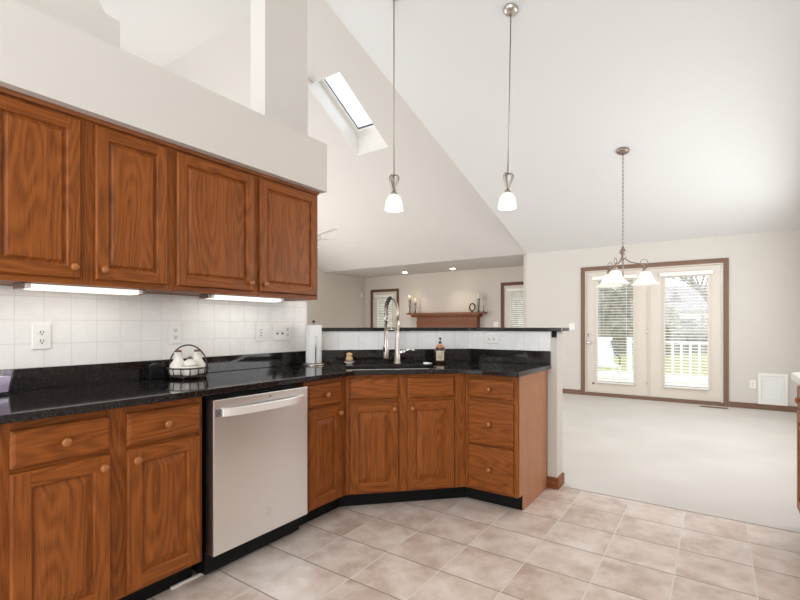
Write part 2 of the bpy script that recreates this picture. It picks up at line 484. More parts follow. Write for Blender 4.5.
# ------------------------------------------------------------------ patio doors
m = MB()
m.box(-1.93, DX0 + .005, YP - .018, YP - .0005, .004, 2.203); m.box(DX1 - .005, .15, YP - .018, YP - .0005, .004, 2.203)
m.box(DX0 + .005, DX1 - .005, YP - .018, YP - .0005, 2.135, 2.203)
m.build('trim_1', TRIM, bevel=.004, kind='structure')
m = MB(); m.box(DX0 + .001, DX1 - .001, YP - .01, YP + .13, .005, .055); m.build('trim_2', TRIM, bevel=.004, kind='structure')
m = MB(); m.box(DX0 + .001, DX0 + .03, YP + .002, YP + .13, .056, DZ - .001); m.box(DX1 - .03, DX1 - .001, YP + .002, YP + .13, .056, DZ - .001)
m.box(DX0 + .03, DX1 - .03, YP + .002, YP + .13, DZ - .025, DZ - .001); m.build('trim_3', DOORW, kind='structure')
def leaf(name, x0, x1, g, z0=.06, z1=2.112):
    """patio door leaf with a glazed opening g = gx0,gx1,gz0,gz1"""
    d = bpy.data.objects.new(name, None); COL.objects.link(d); d['kind'] = 'structure'
    y0, y1 = YP + .02, YP + .064
    q = MB()
    q.box(x0, g[0], y0, y1, z0, z1); q.box(g[1], x1, y0, y1, z0, z1); q.box(g[0], g[1], y0, y1, z0, g[2]); q.box(g[0], g[1], y0, y1, g[3], z1)
    q.build('panel', DOORW, d, bevel=.003)
    q = MB(); e = .035
    for bx in ((g[0] - e, g[0], g[2] - e, g[3] + e), (g[1], g[1] + e, g[2] - e, g[3] + e), (g[0], g[1], g[2] - e, g[2]), (g[0], g[1], g[3], g[3] + e)):
        q.box(bx[0], bx[1], y0 - .012, y0, bx[2], bx[3])
    q.build('glazing_bead', DOORW, d, bevel=.004)
    q = MB(); q.box(g[0], g[1], y0 + .018, y0 + .026, g[2], g[3]); q.build('glass', GLASS, d)
    return d
GL = (-1.668, -1.118, .265, 1.955); GR = (-.665, -.108, .265, 1.955)
d1 = leaf('door_1', DX0 + .032, -.908, GL)
d2 = leaf('door_2', -.892, DX1 - .032, GR)
m = MB(); m.box(-.9075, -.8925, YP + .004, YP + .06, .06, 2.112); m.build('trim_4', DOORW, kind='structure')
for nm, z, r in (('deadbolt', 1.038, .026), ('door_knob', .905, .030)):
    q = MB()
    prof = [(r, 0), (r, .008), (.012, .012), (.012, .03), (r * .8, .036), (r * .95, .05), (r * .6, .062), (.002, .064)] if nm == 'door_knob' else [(r, 0), (r, .012), (r * .6, .018), (r * .2, .03), (.003, .031)]
    q.lathe(prof, 16); o = q.build(nm, CHROME, d1, loc=(-1.795, YP + .02, z), rot=(PI / 2, 0, 0)); o['label'] = 'chrome ' + nm.replace('_', ' ')
for z in (.3, 1.1, 1.9):
    q = MB(); q.lathe([(.008, 0), (.008, .1)], 10); q.build('hinge', CHROME, d1, loc=(-.912, YP + .012, z - .05))
q = MB(); q.lathe([(.014, 0), (.014, .01), (.006, .014), (.003, .03)], 12); q.build('door_stop', BRONZE, d1, loc=(-1.735, YP + .02, .215), rot=(PI / 2, 0, 0))

def blind(label, x0, x1, ztop, zbot, y, tilt, n, group, wand=True):
    t = thing('window_blind', label, 'blind', ((x0 + x1) / 2, y, ztop), 0, group)
    hw = (x1 - x0) / 2
    q = MB(); q.box(-hw - .06, hw + .06, -.026, .026, -.012, .048); q.build('headrail', BLINDW, t, bevel=.005)
    q = MB(); H_ = ztop - zbot
    for k in range(n):
        z = -.03 - (H_ - .06) * k / (n - 1)
        dy, dz = .022 * math.cos(tilt), .022 * math.sin(tilt)
        i = q.vs([(-hw, -dy, z - dz), (hw, -dy, z - dz), (hw, 0, z + .002), (-hw, 0, z + .002), (hw, dy, z + dz), (-hw, dy, z + dz)])
        j = q.vs([(-hw, -dy, z - dz - .0025), (hw, -dy, z - dz - .0025), (hw, 0, z - .0005), (-hw, 0, z - .0005), (hw, dy, z + dz - .0025), (-hw, dy, z + dz - .0025)])
        for a in (i, ): q.face((a[0], a[1], a[2], a[3])); q.face((a[3], a[2], a[4], a[5]))
        q.face((j[3], j[2], j[1], j[0])); q.face((j[5], j[4], j[2], j[3]))
        q.face((i[0], j[0], j[1], i[1])); q.face((i[4], j[4], j[5], i[5]))
    q.build('slats', BLINDW, t)
    q = MB(); q.box(-hw, hw, -.024, .024, -H_ - .012, -H_ + .008); q.build('bottom_rail', BLINDW, t, bevel=.003)
    for sx in (-1, 1):
        q = MB(); q.tube([(sx * hw * .62, 0, -H_), (sx * hw * .62, 0, 0)], .0022, 6); q.build('ladder_cord', BLINDW, t)
    return t
blind('white horizontal blind on the left patio door leaf, the one with chrome knobs', -1.680, -1.106, 1.985, .245, YP - .018, .12, 38, 'patio door blinds')
blind('white horizontal blind on the right patio door leaf, deck railing seen through it', -.677, -.096, 1.985, .245, YP - .018, .22, 38, 'patio door blinds')

# ------------------------------------------------------------------ great room windows
def gwin(n, W):
    x0, x1, z0, z1 = W
    t = bpy.data.objects.new('window_%d' % n, None); COL.objects.link(t); t['kind'] = 'structure'
    q = MB(); e = .07; y0, y1 = YF - .018, YF - .0005
    for b_ in ((x0 - e, x0, z0 - e, z1 + e), (x1, x1 + e, z0 - e, z1 + e), (x0, x1, z1, z1 + e), (x0, x1, z0 - e, z0)): q.box(b_[0], b_[1], y0, y1, b_[2], b_[3])
    q.build('casing', TRIMD, t, bevel=.004)
    q = MB(); e = .14
    for b_ in ((x0 + .002, x0 + e, z0 + .002, z1 - .002), (x1 - e, x1 - .002, z0 + .002, z1 - .002), (x0 + e, x1 - e, z1 - e, z1 - .002), (x0 + e, x1 - e, z0 + .002, z0 + e)): q.box(b_[0], b_[1], YF + .02, YF + .07, b_[2], b_[3])
    q.build('sash', DOORW, t, bevel=.004)
    q = MB(); q.box(x0 + e, x1 - e, YF + .04, YF + .046, z0 + e, z1 - e); q.build('glass', GLASS, t)
gwin(1, W1); gwin(2, W2)
blind('white blind on the window left of the fireplace, seen through the faucet arch', W1[0] + .15, W1[1] - .15, 1.985, .45, YF - .012, .55, 34, 'fireplace window blinds')
blind('white blind on the window right of the fireplace at the wall corner', W2[0] + .15, W2[1] - .15, 1.985, .45, YF - .012, .55, 34, 'fireplace window blinds')

# ------------------------------------------------------------------ cabinets
def frame_mesh(W, H, z0, opens, t=.02, y=0):
    """face frame: rectangle W x H from z0 with openings (x0,x1,z0,z1); cut on the grid of the openings"""
    q = MB()
    xs = sorted({0, W, *[o[0] for o in opens], *[o[1] for o in opens]})
    cols = []
    for a, b in zip(xs, xs[1:]):
        mid = (a + b) / 2
        os_ = sorted([o for o in opens if o[0] < mid < o[1]], key=lambda o: o[2])
        if not os_: q.box(a, b, y, y + t, z0, z0 + H, 0)
        else:
            z = z0
            for o in os_:
                if o[2] > z: q.box(a, b, y, y + t, z, o[2], 1)
                z = o[3]
            if z < z0 + H: q.box(a, b, y, y + t, z, z0 + H, 1)
    return q
def door_mesh(W, H, st=.056, t=.02, bev=.040):
    """raised panel door, local x 0..W, z 0..H, front at y=-t"""
    q = MB()
    def loop(i, y): return [(i, y, i), (W - i, y, i), (W - i, y, H - i), (i, y, H - i)]
    def band(A, B, mi4):
        a, b = q.vs(A), q.vs(B)
        for k in range(4):
            j = (k + 1) % 4; q.face((a[k], a[j], b[j], b[k]), mi4[k])
    hv = (1, 0, 1, 0)
    band(loop(0, 0), loop(0, -t + .006), hv)
    band(loop(0, -t + .006), loop(.005, -t), hv)
    e = .005
    # flat frame, stiles full height, rails between
    for x0, x1, z0, z1, mi in ((e, st, e, H - e, 0), (W - st, W - e, e, H - e, 0), (st, W - st, e, st, 1), (st, W - st, H - st, H - e, 1)):
        q.face(q.vs([(x0, -t, z0), (x1, -t, z0), (x1, -t, z1), (x0, -t, z1)]), mi)
    band(loop(st, -t), loop(st + .005, -t + .004), hv)
    band(loop(st + .005, -t + .004), loop(st + .007, -t + .012), hv)
    band(loop(st + .007, -t + .012), loop(st + .013, -t + .012), (0, 0, 0, 0))
    band(loop(st + .013, -t + .012), loop(st + bev, -t + .003), (0, 0, 0, 0))
    q.face(q.vs(loop(st + bev, -t + .003)), 0)
    q.face(q.vs(loop(0, 0))[::-1], 0)
    return q
def slab_mesh(W, H, t=.02):
    q = MB()
    def loop(i, y): return q.vs([(i, y, i), (W - i, y, i), (W - i, y, H - i), (i, y, H - i)])
    L = [loop(0, 0), loop(0, -t + .008), loop(.004, -t + .004), loop(.012, -t)]
    for a, b in zip(L, L[1:]):
        for k in range(4):
            j = (k + 1) % 4; q.face((a[k], a[j], b[j], b[k]))
    q.face(L[-1]); q.face(L[0][::-1])
    return q
def knob(parent, x, z, t=.02):
    q = MB(); q.lathe([(.009, 0), (.007, .006), (.007, .012), (.016, .016), (.0175, .022), (.014, .028), (.006, .031), (.001, .0315)], 16)
    return q.build('knob', KNOB, parent, loc=(x, -t, z), rot=(PI / 2, 0, 0))
def add_door(cab, x0, x1, z0, z1, side=None, knob_top=True):
    d = door_mesh(x1 - x0, z1 - z0, .056 if knob_top else .049, bev=.040 if knob_top else .024).build('door', [OV, OH], cab, loc=(x0, -.001, z0))
    if side:
        kx = .03 if side == 'L' else (x1 - x0) - .03
        knob(d, kx, (z1 - z0) - .045 if knob_top else .045)
    return d
def add_drawer(cab, x0, x1, z0, z1, kn=True, name='drawer'):
    d = slab_mesh(x1 - x0, z1 - z0).build(name, OH, cab, loc=(x0, -.001, z0))
    if kn: knob(d, (x1 - x0) / 2, (z1 - z0) / 2)
    return d
def cabinet(label, loc, rz, W, z0, z1, depth, opens, toe=True, body=True, name='base_cabinet', group='oak base cabinets', end=False, toe_x0=.001, toe_x1=-.001):
    c = thing(name, label, 'cabinet', loc, rz, group)
    frame_mesh(W, z1 - z0, z0, opens).build('face_frame', [OV, OH], c)
    if body:
        q = MB(); q.box(.001, W - .001, .0205, depth, z0, z1 - .002); q.build('carcass', OPV if end else OV, c)
    if toe:
        q = MB(); q.box(toe_x0, W + toe_x1, .082, .095, 0.001, z0 - .001); q.build('toe_kick', BLACK, c)
    return c
R90 = PI / 2
# --- upper cabinets
ZU0, ZU1 = 1.385, 2.130
def upper(label, y0, W, doors):
    c = cabinet(label, (-2.285, y0, 0), R90, W, ZU0, ZU1, .30, [(a + .012, b - .012, 1.425, 2.085) for a, b, s in doors], toe=False, name='wall_cabinet', group='oak wall cabinets under the soffit')
    for a, b, s in doors: add_door(c, a, b, 1.412, 2.099, s, knob_top=False)
    q = MB(); q.prism([(-.001, 2.112), (-.013, 2.112), (-.018, 2.120), (-.018, 2.130), (-.001, 2.130)], .001, W - .001, to=lambda a, b, h: (h, a, b))
    q.build('top_moulding', OD, c)
    return c
upper('oak wall cabinet with two doors at left, above the two-socket outlet beside the candle', .494, .755, [(.026, .349, 'R'), (.406, .730, 'L')])
upper('oak wall cabinet with two wide doors at the soffit end, nearest the skylight', 1.249, 1.041, [(.025, .497, 'R'), (.542, 1.018, 'L')])
# --- base cabinets
ZB0, ZB1 = .105, .884
XF = -1.98
c = cabinet('oak base cabinet with two drawers over two doors, left of the dishwasher', (XF, .495, 0), R90, .736, ZB0, ZB1, .60,
            [(.04, .325, .73, .84), (.41, .70, .73, .84), (.04, .325, .14, .68), (.41, .70, .14, .68)])
add_drawer(c, .026, .337, .718, .850); add_drawer(c, .399, .716, .718, .850)
add_door(c, .026, .337, .120, .702, 'R'); add_door(c, .399, .716, .120, .702, 'L')
c = cabinet('narrow oak base cabinet with one drawer and one door, right of the dishwasher', (XF, 1.872, 0), R90, .366, ZB0, ZB1, .60,
            [(.03, .30, .73, .84), (.03, .30, .14, .68)], toe_x1=.033)
add_drawer(c, .018, .312, .718, .852); add_door(c, .018, .312, .120, .702, 'R')
# --- diagonal sink base
LD = math.hypot(.57, .58)
AD = math.atan2(.58, .57)
c = cabinet('oak corner sink cabinet set diagonally with two false drawer fronts and two doors', (XF, 2.24, 0), AD, LD, ZB0, ZB1, .1,
            [(.04, .335, .73, .84), (.42, .72, .73, .84), (.04, .335, .14, .68), (.42, .72, .14, .68)], body=False, toe=False)
add_drawer(c, .024, .346, .725, .862, False, 'false_front'); add_drawer(c, .406, .730, .725, .862, False, 'false_front')
add_door(c, .024, .346, .120, .704, 'R'); add_door(c, .406, .730, .120, .704, 'L')
inv = Matrix.Translation((XF, 2.24, 0)) @ Matrix.Rotation(AD, 4, 'Z'); inv.invert()
def loc2(p): v = inv @ Vector((p[0], p[1], 0)); return (v.x, v.y)
q = MB(); q.prism([loc2(p) for p in ((-1.998, 2.252), (-1.42, 2.838), (-1.42, 3.40), (-1.72, 3.37), (-2.56, 2.50), (-2.56, 2.252))], ZB0, .62)
q.build('carcass', OV, c)
q = MB(); q.box(-.0335, LD + .0335, .082, .095, .001, ZB0 - .001); q.build('toe_kick', BLACK, c)
# --- drawer base at the peninsula end
c = cabinet('oak base cabinet with three drawers and a finished side, at the peninsula end', (-1.408, 2.82, 0), 0, .368, ZB0, ZB1, .60,
            [(.04, .33, .73, .84), (.04, .33, .43, .69), (.04, .33, .13, .395)], end=True, toe_x0=-.033)
for z0, z1 in ((.724, .854), (.418, .704), (.119, .406)): add_drawer(c, .025, .345, z0, z1)
q = MB()
q.prism([(.0205, ZB0), (.082, ZB0), (.082, .002), (.603, .002), (.603, ZB1), (.0205, ZB1)], .3685, .3735, to=lambda a, b, h: (h, a, b))
q.build('end_panel', OPV, c)

# --- dishwasher
dw = thing('dishwasher', 'stainless steel dishwasher with long bar handle under the black counter', 'dishwasher', (XF, 1.257, 0), R90)
DWW = .598
q = MB(); q.box(.002, DWW - .002, .02, .56, .02, .868); q.build('tub', BLACK, dw)
q = MB(); q.box(0, DWW, -.052, .015, .125, .858); q.build('door', STAIN, dw, bevel=.004)
q = MB(); q.box(.0, DWW, .078, .088, .001, .120); q.build('toe_kick', BLACK, dw)
pts = []
for k in range(21):
    u = k / 20; pts.append((.042 + u * .516, -.052 - .034 * (1 - (2 * u - 1) ** 4) - .004, .795))
q = MB(); L0 = []
for p in pts:
    L0.append(q.vs([(p[0], p[1] - .007, p[2] - .020), (p[0], p[1] - .007, p[2] + .020), (p[0], p[1] + .007, p[2] + .020), (p[0], p[1] + .007, p[2] - .020)]))
for a, b in zip(L0, L0[1:]):
    for k in range(4):
        j = (k + 1) % 4; q.face((a[k], a[j], b[j], b[k]), 0, False)
q.face(L0[0][::-1]); q.face(L0[-1])
q.build('handle', HSTEEL, dw, bevel=.003)
q = MB(); q.box(.010, .040, -.0545, -.0515, .778, .812); o = q.build('badge', BADGE, dw, bevel=.001); o['label'] = 'dark square badge'
q = MB(); q.tube([(.025 + .011 * math.cos(2 * PI * k / 20), -.0552, .795 + .011 * math.sin(2 * PI * k / 20)) for k in range(20)], .0012, 6, closed=True); q.build('badge_ring', NICK, dw)
q = MB()
cx, cz = .318, .235
q.tube([(cx + .017 * math.cos(2 * PI * k / 24), -.0525, cz + .017 * math.sin(2 * PI * k / 24)) for k in range(24)], .0013, 6, closed=True)
q.tube([(cx - .004 + .006 * math.cos(a), -.0525, cz + .007 * math.sin(a)) for a in [PI * .3 + k * PI * 1.5 / 12 for k in range(13)]] + [(cx + .001, -.0525, cz)], .0012, 6)
q.tube([(cx + .006 + .005 * math.cos(a), -.0525, cz + .0035 + .0035 * math.sin(a)) for a in [PI * .2 + k * PI * 1.3 / 8 for k in range(9)]], .0011, 6)
q.tube([(cx + .006 + .005 * math.cos(a), -.0525, cz - .0035 + .0035 * math.sin(a)) for a in [PI * .5 + k * PI * 1.3 / 8 for k in range(9)]], .0011, 6)
o = q.build('emblem', STEELB, dw); o['label'] = 'small round emblem'
q = MB(); q.lathe([(.004, 0), (.004, .002)], 10); q.build('indicator', SLOT, dw, loc=(.33, -.052, .838), rot=(PI / 2, 0, 0))

# white strip lying along the toe kick
tag(MB().box(-2.057, -2.040, 1.12, 1.29, .0005, .012).build('loose_trim_strip', WHITE, bevel=.003), 'short white trim strip on the tile by the toe kick left of the dishwasher', 'trim strip')

# ------------------------------------------------------------------ countertop
ct = thing('countertop', 'polished black granite countertop running along the wall, around the sink and onto the peninsula', 'countertop', (0, 0, 0))
outer = [(-2.588, .45), (-1.915, .45), (-1.915, 2.25), (-1.420, 2.745), (-1.008, 2.745), (-1.008, 3.4285)]
p0 = offs(-.0015)
outer += [(p0[1][0], 3.4285), (-2.588, 2.4885)]
def diag(sv, d):        # along the diagonal sv = (x+y), perpendicular d = y-x
    return ((sv - d) / 2, (sv + d) / 2)
hole = [diag(.27, 4.236), diag(1.16, 4.236), diag(1.16, 4.70), diag(.27, 4.70)]
bm = bmesh.new()
def ring(pts):
    v = [bm.verts.new((x, y, .915)) for x, y in pts]
    return [bm.edges.new((v[k], v[(k + 1) % len(v)])) for k in range(len(v))]
es = ring(outer) + ring(hole)
bmesh.ops.triangle_fill(bm, use_beauty=True, use_dissolve=False, edges=es, normal=(0, 0, 1))
r = bmesh.ops.extrude_face_region(bm, geom=bm.faces[:])
for v in [g for g in r['geom'] if isinstance(g, bmesh.types.BMVert)]: v.co.z = .8855
bmesh.ops.recalc_face_normals(bm, faces=bm.faces)
me = bpy.data.meshes.new('slab'); bm.to_mesh(me); bm.free(); me.materials.append(GRAN)
o = bpy.data.objects.new('slab', me); COL.objects.link(o); o.parent = ct
bv = o.modifiers.new('bevel', 'BEVEL'); bv.width = .004; bv.segments = 2; bv.limit_method = 'ANGLE'; bv.angle_limit = math.radians(40)
MB().box(-2.588, -2.570, .45, 2.468, .9155, 1.0125).build('backsplash', GRAN, ct, bevel=.002)
i0, i1 = offs(-.0015), offs(-.0205)
MB().prism([(i1[0][0] + .012, i1[0][1] + .012), i1[1], i0[1], (i0[0][0] + .012, i0[0][1] + .012)], .9155, 1.0155).build('backsplash', GRAN, ct, bevel=.002)
MB().prism([(i1[1][0] + .001, i1[1][1]), (-1.011, i1[1][1]), (-1.011, i0[1][1]), (i0[1][0] + .001, i0[1][1])], .9155, 1.0155).build('backsplash', GRAN, ct, bevel=.002)

# bar top
bt = thing('bar_top', 'raised black granite bar ledge above the tiled half wall behind the sink', 'bar counter', (0, 0, 0))
fr, bk = offs(-.03), offs(.20)
q = MB(); q.prism([(fr[0][0] + .008, fr[0][1] + .012), fr[1], (-.932, fr[2][1]), (-.925, fr[2][1] + .02), (-.925, bk[2][1] - .02), (-.94, bk[2][1]), bk[1], (bk[0][0] + .008, bk[0][1] + .012)], 1.1635, 1.190)
q.build('slab', GRAN, bt, bevel=.004)
MB().box(-1.002, -.968, 3.412, 3.429, 1.118, 1.162).build('support_block', BLACK, bt, bevel=.003)

# sink
sk_ = thing('kitchen_sink', 'stainless undermount sink basin set in the diagonal granite counter', 'sink', (0, 0, 0))
def ringz(e, z, nr=None):
    nr = 4.272 - e if nr is None else nr
    return [(*diag(.27 - e, nr), z), (*diag(1.16 + e, nr), z), (*diag(1.16 + e, 4.70 + e), z), (*diag(.27 - e, 4.70 + e), z)]
q = MB(); L = [q.vs(ringz(*a)) for a in ((.012, .8852, 4.236), (.004, .8852), (.003, .70), (-.02, .68), (-.02, .678), (.008, .678), (.008, .8844), (.012, .8844, 4.236))]
for a, b in zip(L, L[1:] + [L[0]]):
    for k in range(4):
        j = (k + 1) % 4; q.face((a[k], a[j], b[j], b[k]))
q.f = [f for f in q.f if True]
q.face(L[3]); q.face(L[4][::-1])
q.build('basin', SINKM, sk_)
cxy = diag(.715, 4.5)
MB().lathe([(.0, .0), (.045, .0), (.045, .004), (.02, .006), (.0, .006)], 20, c=(cxy[0], cxy[1], .6805), cap=False).build('drain', CHROME, sk_)

# faucet
fx, fy = -1.985, 2.832
fa = thing('kitchen_faucet', 'tall brushed nickel gooseneck faucet with a spring pull-down spout at the sink', 'faucet', (fx, fy, .9155))
MB().lathe([(.028, 0), (.028, .012), (.022, .016), (.0195, .10), (.015, .20), (.013, .33)], 20).build('body', STEELB, fa)
dx, dy = .022, -.176
path = [(0, 0, .32), (0, 0, .38)]
for k in range(0, 13):
    a = PI * k / 12; u = (1 - math.cos(a)) / 2
    path.append((dx * u, dy * u, .385 + .112 * math.sin(a)))
path += [(dx, dy, .36), (dx, dy, .25)]
MB().tube(path, .0095, 12).build('gooseneck', STEELB, fa)
q = MB(); hel = []
for k in range(0, 22 * 8):
    t_ = k / (22 * 8); s_ = t_ * .95
    # spring round the last quarter of the arc and the drop
    idx = 9 + s_ * (len(path) - 10); i = int(idx); f = idx - i
    P = Vector(path[i]).lerp(Vector(path[min(i + 1, len(path) - 1)]), f)
    D = (Vector(path[min(i + 1, len(path) - 1)]) - Vector(path[i])).normalized()
    A = D.cross(Vector((1, .12, 0))).normalized(); B = A.cross(D)
    g = k * 2 * PI / 8
    hel.append(P + A * .0125 * math.cos(g) + B * .0125 * math.sin(g))
q.tube(hel, .0026, 6); q.build('spring', IRON, fa)
MB().lathe([(.019, .055), (.021, .06), (.021, .13), (.015, .16), (.014, .255)], 16, c=(dx, dy, 0)).build('spray_head', STEELB, fa)
MB().box(dx - .010, dx + .010, dy - .0225, dy - .019, .10, .135).build('spray_button', SLOT, fa, bevel=.002)
MB().tube([(0, 0, .262), (dx * .9, dy * .9, .262)], .006, 10).build('holder_arm', STEELB, fa)
hd = MB(); hd.tube([(0, 0, .085), (.026, .018, .088), (.045, .031, .092)], .016, 12); hd.tube([(.04, .028, .092), (.075, .05, .112), (.105, .072, .100)], [.011, .008, .009], 10)
hd.build('lever_handle', CHROME, fa)

# ------------------------------------------------------------------ counter items
# paper towel
px, py = -2.445, 2.412
pt = thing('paper_towel_holder', 'steel upright paper towel holder in the counter corner, holding the roll', 'paper towel holder', (px, py, .9155))
MB().lathe([(.078, 0), (.08, .004), (.076, .010), (.02, .013)], 28).build('base', STEELB, pt)
MB().tube([(0, 0, .01), (0, 0, .318)], .005, 10).build('pole', STEELB, pt)
MB().lathe([(.004, .312), (.011, .316), (.012, .322), (.007, .328), (.001, .329)], 14).build('finial', IRON, pt)
MB().tube([(.058, -.040, .008), (.058, -.040, .20), (.054, -.036, .212)], .004, 8).build('tension_arm', STEELB, pt)
roll = tag(MB().lathe([(.02, .0), (.057, .0), (.058, .004), (.058, .276), (.056, .28), (.02, .28), (.02, .0)], 36, cap=False).build('paper_towel_roll', PAPER, loc=(px, py, .9295)), 'white paper towel roll standing on the steel holder by the tile corner', 'paper towels')
# scrub brush on its dish
bx, by = -2.285, 2.625
tag(MB().lathe([(.0, .0), (.022, 0), (.024, .004), (.040, .016), (.038, .018), (.022, .008), (0, .007)], 24, cap=False).build('soap_dish', CERAM, loc=(bx, by, .9155)), 'small cream dish under the wooden brush, beside the sink', 'dish')
br = thing('dish_brush', 'small pale wooden dish brush standing on the cream dish', 'brush', (bx, by, .9245))
MB().lathe([(.018, 0), (.025, .006), (.026, .018)], 20).build('bristles', CORK, br)
MB().lathe([(.026, .0185), (.027, .030), (.022, .042), (.016, .048), (.022, .056), (.024, .064), (.019, .072), (.008, .076), (.001, .0765)], 20).build('handle', WOODL, br)
# soap bottle
sx, sy = -1.764, 3.094
so = thing('soap_bottle', 'brown soap pump bottle with a cream label, right of the faucet', 'soap bottle', (sx, sy, .9155), math.radians(30))
MB().lathe([(.040, 0), (.043, .004), (.043, .098), (.037, .116), (.021, .136), (.015, .142)], 24).build('bottle', AMBER, so)
MB().lathe([(.0365, .1185), (.0275, .130), (.0225, .138), (.015, .144)], 20).build('collar', COPPER, so)
q = MB(); q.lathe([(.013, .1505), (.013, .162), (.004, .164), (.004, .185), (.010, .187), (.010, .195), (.004, .198)], 16); q.tube([(0, 0, .191), (0, -.03, .190), (0, -.034, .186)], .004, 8)
q.build('pump', BLKG, so)
q = MB(); n = 12; ring0 = []
for k in range(n + 1):
    a = -PI / 2 - .75 + 1.5 * k / n
    ring0.append(q.vs([(.0436 * math.cos(a), .0436 * math.sin(a), .022), (.0436 * math.cos(a), .0436 * math.sin(a), .096)]))
for a, b in zip(ring0, ring0[1:]): q.face((a[0], b[0], b[1], a[1]), 0, True)
lb = q.build('label', LABEL, so)
q = MB(); q.tube([(-.010, -.0438, .082), (-.010, -.0438, .066)] + [(-.010 * math.cos(k * PI / 6), -.0442, .066 - .009 * math.sin(k * PI / 6)) for k in range(1, 6)] + [(.010, -.0438, .066), (.010, -.0438, .082)], .0016, 6)
for z in (.046, .040, .034): q.box(-.014, .014, -.0442, -.0436, z, z + .002)
q.build('print', IRON, lb)
# stand-in for an unidentified small metal piece between faucet and soap
tag(MB().prism([(-.035, 0), (.035, 0), (.035, .003), (-.02, .008), (-.035, .005)], -.008, .008, to=lambda a, b, h: (a, h, b)).build('metal_piece', STEELB, loc=(-1.83, 3.02, .9155), rz=math.radians(20), bevel=.002), 'small shiny metal piece lying between the faucet and soap bottle', 'metal piece')
# black box behind the basket
bb = thing('storage_box', 'small round-topped glossy black box against the granite splash, left of the wire basket', 'box', (-2.538, 1.306, .9155), R90)
q = MB(); pr = [(-.05, 0), (.05, 0), (.05, .06)] + [(.05 * math.cos(k * PI / 10), .06 + .026 * math.sin(k * PI / 10)) for k in range(1, 10)] + [(-.05, .06)]
q.prism(pr, -.028, .028, to=lambda a, b, h: (a, h, b)); q.build('case', BLKG, bb, bevel=.004)
MB().box(-.045, .045, -.0305, -.0282, .008, .055).build('front_panel', BLKG, bb, bevel=.001)
# wire basket with three ceramic bottles
kx, ky = -2.425, 1.425
bk_ = thing('wire_basket', 'dark iron wire basket with a hoop handle holding three cream ceramic bottles', 'basket', (kx, ky, .9155))
def circ(r, z, n=36): return [(r * math.cos(2 * PI * k / n), r * math.sin(2 * PI * k / n), z) for k in range(n)]
MB().tube(circ(.104, .058), .004, 8, closed=True).build('rim', IRON, bk_)
MB().tube(circ(.095, .014), .0035, 8, closed=True).build('base_ring', IRON, bk_)
q = MB()
for k in range(14):
    a = 2 * PI * k / 14; q.tube([(.095 * math.cos(a), .095 * math.sin(a), .014), (.104 * math.cos(a), .104 * math.sin(a), .058)], .003, 6)
for k in range(-2, 3):
    h = math.sqrt(.095 ** 2 - (k * .032) ** 2); q.tube([(k * .032, -h, .014), (k * .032, h, .014)], .0025, 6)
q.build('wires', IRON, bk_)
MB().tube([(.104 * math.cos(a) * .569 * 0 + .104 * math.cos(a) * .80, .104 * math.cos(a) * .60, .058 + .125 * math.sin(a)) for a in [PI * k / 24 for k in range(25)]], .004, 8).build('hoop_handle', IRON, bk_)
for k in range(4):
    a = PI / 4 + k * PI / 2; MB().lathe([(.006, 0), (.006, .012)], 10, c=(.09 * math.cos(a), .09 * math.sin(a), 0)).build('foot', IRON, bk_)
rv, fv = Vector((.70, .714, 0)), Vector((-.84, .54, 0))     # along the wall from the viewer, and away from him
rv = Vector((.42, .91, 0))
bot = [(.012, 0), (.040, 0), (.044, .006), (.046, .035), (.042, .058), (.028, .078), (.022, .090), (.022, .118), (.025, .122), (.020, .125)]
def bottle(dr, df, label, sc=1):
    p = Vector((kx, ky, 0)) + rv * dr + Vector((-.91, .42, 0)) * df
    t = thing('ceramic_bottle', label, 'bottle', (p.x, p.y, .9340), 0, 'ceramic bottles in the wire basket')
    MB().lathe([(r * sc, z) for r, z in bot], 24).build('body', CERAM, t)
    MB().lathe([(.017, .1255), (.018, .134), (.010, .137)], 14).build('stopper', CORK, t)
    return t
bottle(-.049, .012, 'cream ceramic bottle with dark stopper, left one of the two tall ones in the basket')
bottle(.049, .022, 'cream ceramic bottle with dark stopper, right one of the two tall ones in the basket')
p = Vector((kx, ky, 0)) + rv * .004 + Vector((.91, -.42, 0)) * .049
t = thing('ceramic_jar', 'squat cream ceramic jar with a dark knob, front middle in the wire basket', 'jar', (p.x, p.y, .9340))
MB().lathe([(.012, 0), (.036, 0), (.041, .006), (.043, .03), (.040, .05)], 24).build('body', CERAM, t)
MB().lathe([(.040, .0505), (.036, .066), (.024, .082), (.008, .090)], 24).build('lid', CERAM, t)
MB().lathe([(.007, .0905), (.010, .096), (.007, .103), (.001, .104)], 12).build('knob', CORK, t)
# candle
cd = thing('jar_candle', 'lit lilac candle in a square tapered glass at the left edge of the counter', 'candle', (-2.455, .598, .9155), math.radians(20))
MB().lathe([(.046, 0), (.050, .006), (.064, .108), (.060, .108), (.047, .014), (.0, .014)], 4, rot=PI / 4, smooth=False, cap=False).build('glass', PGLASS, cd, bevel=.003)
MB().lathe([(.044, .016), (.054, .080), (.0, .080)], 4, rot=PI / 4, smooth=False).build('wax', PURP, cd)
MB().tube([(0, 0, .080), (0, .001, .092)], .0012, 6).build('wick', SLOT, cd)
MB().lathe([(.001, .090), (.005, .096), (.005, .102), (.001, .116)], 12).build('flame', FLAME, cd)

